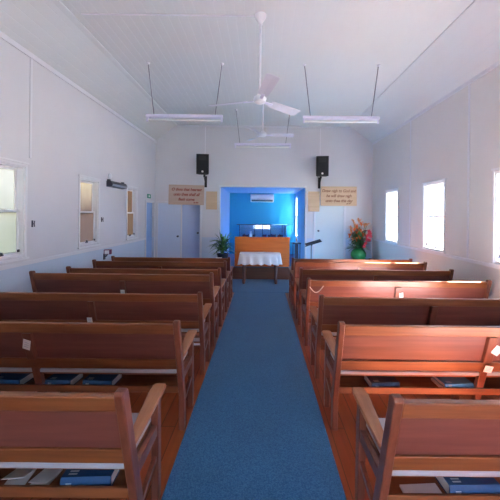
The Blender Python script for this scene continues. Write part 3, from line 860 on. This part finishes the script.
sign('honey-coloured text sign over the pale grey door right of the alcove', px(320.5), px(356), pz(205), pz(186), ['Draw nigh to God and', 'he will draw nigh', 'unto thee this day'], 'Jas. 4:8', 'ply', 'ink2', math.radians(-.2))
def plaque(label, x0, x1, z0, z1):
    s = thing('hymn_board', label, 'board', ((x0+x1)/2, YB-.014, (z0+z1)/2), group='plain wooden boards beside the alcove')
    w, h = (x1-x0)/2, (z1-z0)/2
    MB().box(-w, w, -.006, .013, -h, h).build('board', 'ply', s, .003)
    for k in range(4): MB().box(-w+.01, w-.01, -.014, -.005, -h+.03+k*(2*h-.05)/4, -h+.042+k*(2*h-.05)/4).build('slot_rail', 'ply', s, .002)
plaque('small plain wooden board left of the alcove, beside the sign', px(206), px(217), pz(210), pz(192))
plaque('small plain wooden board right of the alcove, beside the sign', px(308), px(319.2), pz(211), pz(191))
# exit sign over the left wall door
s = thing('exit_sign', 'small green sign on the left wall above the blue door', 'sign', (XL+.012, 8.30, 2.20))
MB().box(-.012, .012, -.11, .11, -.055, .055).build('panel', 'green_sign', s, .003)
MB().box(.012, .0135, -.075, -.01, -.012, .012).prism([(-.01, -.03), (-.01, .03), (.05, 0)], .012, .0135, 'X').build('arrow', 'paper', s)

# ------------------------------------------------------------------ left wall fittings
s = thing('wall_heater', 'dark grey strip heater high on the left wall between two windows', 'heater', (XL, 6.38, 2.25))
MB().prism([(0, .0), (.10, .01), (.12, .06), (.09, .12), (0, .12)], -.34, .34, 'Y').build('casing', 'heater', s, .005)
MB().prism([(.105, .02), (.124, .058), (.120, .06), (.10, .022)], -.31, .31, 'Y').build('reflector', 'silver', s)
for y in (-.3, .3): MB().box(0, .06, y-.015, y+.015, .12, .15).build('bracket', 'heater', s)
o = MB().lathe([(0, 0), (.065, 0), (.065, .02), (.045, .035), (0, .038)], seg=24, mat=Matrix.Rotation(PI/2, 4, 'Y')).build('smoke_alarm', 'white', smooth=True, loc=(XL, 6.16, 2.47))
tag(o, 'small round white alarm on the left wall above the strip heater', 'alarm')
for y, z, lb in ((4.10, 1.57, 'small dark cord cleat on the left wall beside the greenish window'), (5.87, 1.60, 'small dark cord cleat on the left wall beside the middle window')):
    c = thing('cord_cleat', lb, 'cleat', (XL, y, z), group='cord cleats by the left windows')
    MB().box(0, .01, -.012, .012, -.045, .045).build('plate', 'hook', c, .002)
    MB().tube([(.01, 0, 0), (.03, 0, .0), (.035, 0, .04)], .006, 8).tube([(.03, 0, 0), (.035, 0, -.04)], .006, 8).build('horns', 'hook', c)
s = thing('wall_spotlight', 'small dark boxy lamp with pale face on the left wall beyond the pews', 'lamp', (XL+.03, 5.98, .935))
MB().box(-.03, -.012, -.03, .03, -.12, .0).build('wall_plate', 'hook', s, .003)
MB().tube([(-.015, 0, -.06), (.02, 0, -.05), (.04, 0, .0)], .012, 8).build('arm', 'hook', s, smooth=True)
Rb = Matrix.Translation((.01, -.0, .02)) @ Matrix.Rotation(.35, 4, 'Z')
MB().box(-.035, .10, -.05, .05, -.035, .055, Rb).build('housing', 'plum', s, .006)
MB().box(-.02, .06, -.056, -.049, -.025, .045, Rb).build('face', 'white', s, .003)

# ------------------------------------------------------------------ plant and flowers
s = thing('plant_stand', 'plain dark stand under the potted plant left of the alcove', 'stand', (-1.05, 7.98, .012))
s.scale = (1, 1, 1.212)
for x in (-.15, .15):
    for y in (-.10, .10): MB().box(x-.018, x+.018, y-.018, y+.018, 0, .40).build('leg', 'leg_wood', s, .003)
MB().box(-.19, .19, -.14, .14, .40, .425).build('top', 'leg_wood', s, .004)
p = thing('potted_plant', 'bushy green potted plant standing left of the alcove opening', 'plant', (-1.02, 7.98, .437))
MB().lathe([(0, 0), (.10, 0), (.13, .16), (.145, .24), (.155, .24), (.155, .27), (.135, .27), (.125, .23), (0, .23)], seg=24).build('pot', 'pot', p, smooth=True)
MB().lathe([(.124, .225), (.06, .245), (0, .25)], seg=20).build('soil', 'soil', p)
for nm, mt, cnt in (('foliage', 'leaf', 130), ('young_leaves', 'leaf2', 40)):
    mb = MB()
    for k in range(cnt):
        a = random.uniform(0, 2*PI); el = random.uniform(.0, 1.4)
        z = .30 + random.uniform(0, .34); r_ = random.uniform(.0, .11)
        b0 = V((r_*math.cos(a), r_*math.sin(a), z))
        d = V((math.cos(a)*math.cos(el), math.sin(a)*math.cos(el), math.sin(el)))
        L_ = random.uniform(.18, .38)
        mb.leaf(b0, d, L_, random.uniform(.03, .055), random.uniform(.15, .6))
        if k % 4 == 0: mb.tube([(r_*.3*math.cos(a), r_*.3*math.sin(a), .23), b0], .004, 5)
    mb.build(nm, mt, p, smooth=True)

FX, FY, FZ = 2.66, 8.32, .50
s = thing('flower_table', 'low wooden side table under the green vase, behind the right pews', 'table', (FX+.1, FY, .012))
s.scale = (1, 1, 1.185)
MB().box(-.42, .36, -.22, .22, .46, .487).build('tabletop', 'leg_wood', s, .004)
for x in (-.38, .32):
    for y in (-.18, .18): MB().box(x-.022, x+.022, y-.022, y+.022, 0, .46).build('leg', 'leg_wood', s, .003)
o = MB().box(-.08, .08, -.05, .05, 0, .06).build('box', 'black', loc=(FX+.36, FY, FZ), bevel=.006)
tag(o, 'small low black box on the side table right of the green vase', 'box')
vz = thing('vase', 'round green vase holding the tropical flowers in the right front corner', 'vase', (FX-.02, FY, FZ))
vz.scale = (1.1, 1.1, 1.0)
MB().lathe([(0, 0), (.09, 0), (.15, .06), (.185, .14), (.18, .22), (.14, .29), (.10, .325), (.115, .345), (.105, .345), (.088, .325), (.12, .29), (.16, .22), (.165, .14), (.13, .07), (0, .02)], seg=32).build('body', 'vase', vz, smooth=True)
mb = MB()
for k in range(9):
    a = 2*PI*k/9
    mb.leaf((.10*math.cos(a), .10*math.sin(a), .02), (math.cos(a)*.55, math.sin(a)*.55, 1), .30, .09, -.02)
f = thing('flower_arrangement', 'tall bunch of orange and red tropical flowers with dark leaves in the green vase', 'flowers', (FX-.03, FY, FZ-.05))
# coordinates inside the arrangement: x right, z up, vase mouth at z=.345
def stemto(mb, tip): mb.tube([(tip[0]*.08, tip[1]*.1, .28), (tip[0]*.45, tip[1]*.5, .30+(tip[2]-.3)*.5), tip], .006, 6)
st = MB(); 
birds = [(-.13, 0, 1.10, 'peach'), (-.02, .02, .92, 'orange'), (.08, 0, 1.02, 'orange'), (-.20, -.02, .92, 'peach'), (-.06, -.05, .80, 'orange'), (-.25, -.05, .70, 'orange'), (.03, -.06, .66, 'orange'), (.18, .02, .98, 'peach'), (-.16, -.06, .62, 'peach'), (-.10, -.04, 1.0, 'peach'), (.02, 0, 1.10, 'peach'), (-.13, -.06, .88, 'orange'), (.05, -.05, .84, 'orange'), (-.20, -.05, .80, 'peach'), (.12, -.05, .74, 'orange'), (-.07, -.10, .60, 'orange'), (.24, .02, 1.02, 'peach')]
reds = [(.29, -.02, .86), (.25, -.06, .76), (.33, 0, .72), (.20, -.12, .64), (.10, -.18, .47), (.14, -.17, .54), (.27, -.08, .62), (.19, -.10, .73), (.31, -.02, .80)]
plums = [(-.16, 0, .76), (.20, .05, .84), (.10, -.02, .60)]
for x, y, z, m_ in birds:
    stemto(st, (x, y, z))
    b = MB()
    for k in range(7):
        a = random.uniform(0, 2*PI); e = random.uniform(.2, 1.3)
        b.leaf((x, y, z), (math.cos(a)*math.cos(e), math.sin(a)*math.cos(e)*.8, math.sin(e)), random.uniform(.09, .15), .05, random.uniform(-.1, .3), 5)
    b.lathe([(0, -.03), (.018, -.01), (.022, .02), (.01, .05), (0, .06)], (x, y, z), 10)
    b.build('flower', m_, f, smooth=True)
for x, y, z in reds:
    stemto(st, (x, y, z))
    b = MB()
    for k in range(7):
        a = 2*PI*k/7 + random.uniform(-.2, .2); e = random.uniform(-.2, .9)
        b.leaf((x, y, z), (math.cos(a)*math.cos(e), -.25+math.sin(e)*.3, math.sin(a)*math.cos(e)), random.uniform(.045, .065), .04, .1, 5, up=V((0, -1, 0)))
    b.lathe([(0, -.03), (.02, -.015), (.024, .01), (0, .03)], (x, y-.01, z), 10)
    b.build('flower', 'red', f, smooth=True)
for x, y, z in plums:
    stemto(st, (x, y, z))
    b = MB()
    for k in range(8):
        a = random.uniform(0, 2*PI); e = random.uniform(0, 1.2)
        b.leaf((x, y, z), (math.cos(a)*math.cos(e), math.sin(a)*math.cos(e), math.sin(e)), .11, .05, .2, 5)
    b.build('flower', 'plum', f, smooth=True)
st.build('stems', 'stem', f, smooth=True)
bl = MB()
for k in range(42):
    a = random.uniform(0, 2*PI); e = random.uniform(.1, 1.2); z = random.uniform(.36, .70)
    bl.leaf((.05*math.cos(a)+(z-.36)*.15, .05*math.sin(a), z), (math.cos(a)*math.cos(e), math.sin(a)*math.cos(e)*.7, math.sin(e)), random.uniform(.22, .34), random.uniform(.07, .11), random.uniform(.1, .4))
bl.build('broad_leaves', 'leaf', f, smooth=True)
for nm, mt, cnt in (('foliage', 'leaf', 110), ('pale_foliage', 'leaf2', 24)):
    mb = MB()
    for k in range(cnt):
        a = random.uniform(0, 2*PI); e = random.uniform(-.15, 1.3)
        z = random.uniform(.34, .84)
        x = .15*math.cos(a)*random.random() + (z-.36)*.12; y = .08*math.sin(a)*random.random()
        mb.leaf((x, y, z), (math.cos(a)*math.cos(e), math.sin(a)*math.cos(e)*.7, math.sin(e)), random.uniform(.14, .27), random.uniform(.03, .06), random.uniform(.1, .5))
        mb.tube([(x*.3, y*.3, .30), (x, y, z)], .0035, 5)
    mb.build(nm, mt, f, smooth=True)

# everything that does not stand on the floor or the platform was laid out from the old floor datum: lift it
STAY = ('floor', 'carpet', 'platform', 'pew', 'communion_table', 'tablecloth', 'flower_table', 'plant_stand', 'music_stand', 'pulpit_screen', 'candle', 'glazed_cabinet', 'jug', 'book')
for o in list(COL.objects):
    if o.parent is None:
        nm = o.name.split('.')[0]
        if nm in ('book', 'jug') or any(nm == k or nm.startswith(k + '_') for k in STAY if k not in ('book',)): continue
        o.location.z += SH

# ------------------------------------------------------------------ outside the windows
struct(MB().box(-40, XL-T-.3, -30, 40, -.75, -.6).build('ground_garden', 'grass'))
struct(MB().box(XL-T-.3, 40, -30, 40, -.75, -.6).build('ground_path', 'concrete'))

# ------------------------------------------------------------------ light
w = bpy.data.worlds.new('sky'); scene.world = w; w.use_nodes = True
nt = w.node_tree; bg = nt.nodes['Background']
tc = nt.nodes.new('ShaderNodeTexCoord'); sp = nt.nodes.new('ShaderNodeSeparateXYZ'); nt.links.new(tc.outputs['Generated'], sp.inputs[0])
mr = nt.nodes.new('ShaderNodeMapRange'); mr.inputs['From Min'].default_value = -.05; mr.inputs['From Max'].default_value = .8
nt.links.new(sp.outputs['Z'], mr.inputs['Value'])
rp = nt.nodes.new('ShaderNodeValToRGB'); rp.color_ramp.elements[0].color = (.82, .90, 1, 1); rp.color_ramp.elements[1].color = (.26, .50, 1, 1)
nt.links.new(mr.outputs[0], rp.inputs[0]); nt.links.new(rp.outputs[0], bg.inputs['Color'])
bg.inputs['Strength'].default_value = 4.9
sun = bpy.data.lights.new('sun', 'SUN'); sun.energy = 270; sun.angle = math.radians(.6); sun.color = (1, .96, .90)
so = bpy.data.objects.new('sun', sun); COL.objects.link(so)
el, az = math.radians(46), math.radians(-4)
dirv = V((math.cos(el)*math.cos(az), -math.cos(el)*math.sin(az), math.sin(el)))   # towards the sun
so.rotation_euler = dirv.to_track_quat('Z', 'Y').to_euler(); so.location = dirv*20

# ------------------------------------------------------------------ camera
cam = bpy.data.cameras.new('camera'); co = bpy.data.objects.new('camera', cam); COL.objects.link(co)
cam.sensor_width = 36; cam.lens = 305/500*36; cam.shift_x = -.024; cam.shift_y = -.07; cam.clip_start = .05
co.location = (0, 0, EYE+SH); co.rotation_euler = (Matrix.Rotation(PI/2, 3, 'X') @ Matrix.Rotation(math.radians(.6), 3, 'Z')).to_euler()
scene.camera = co
vs = scene.view_settings; vs.view_transform = 'Standard'; vs.look = 'None'; vs.gamma = 1; vs.exposure = 1.08
scene.cycles.max_bounces = 10; scene.cycles.diffuse_bounces = 7
scene.cycles.sample_clamp_indirect = 8
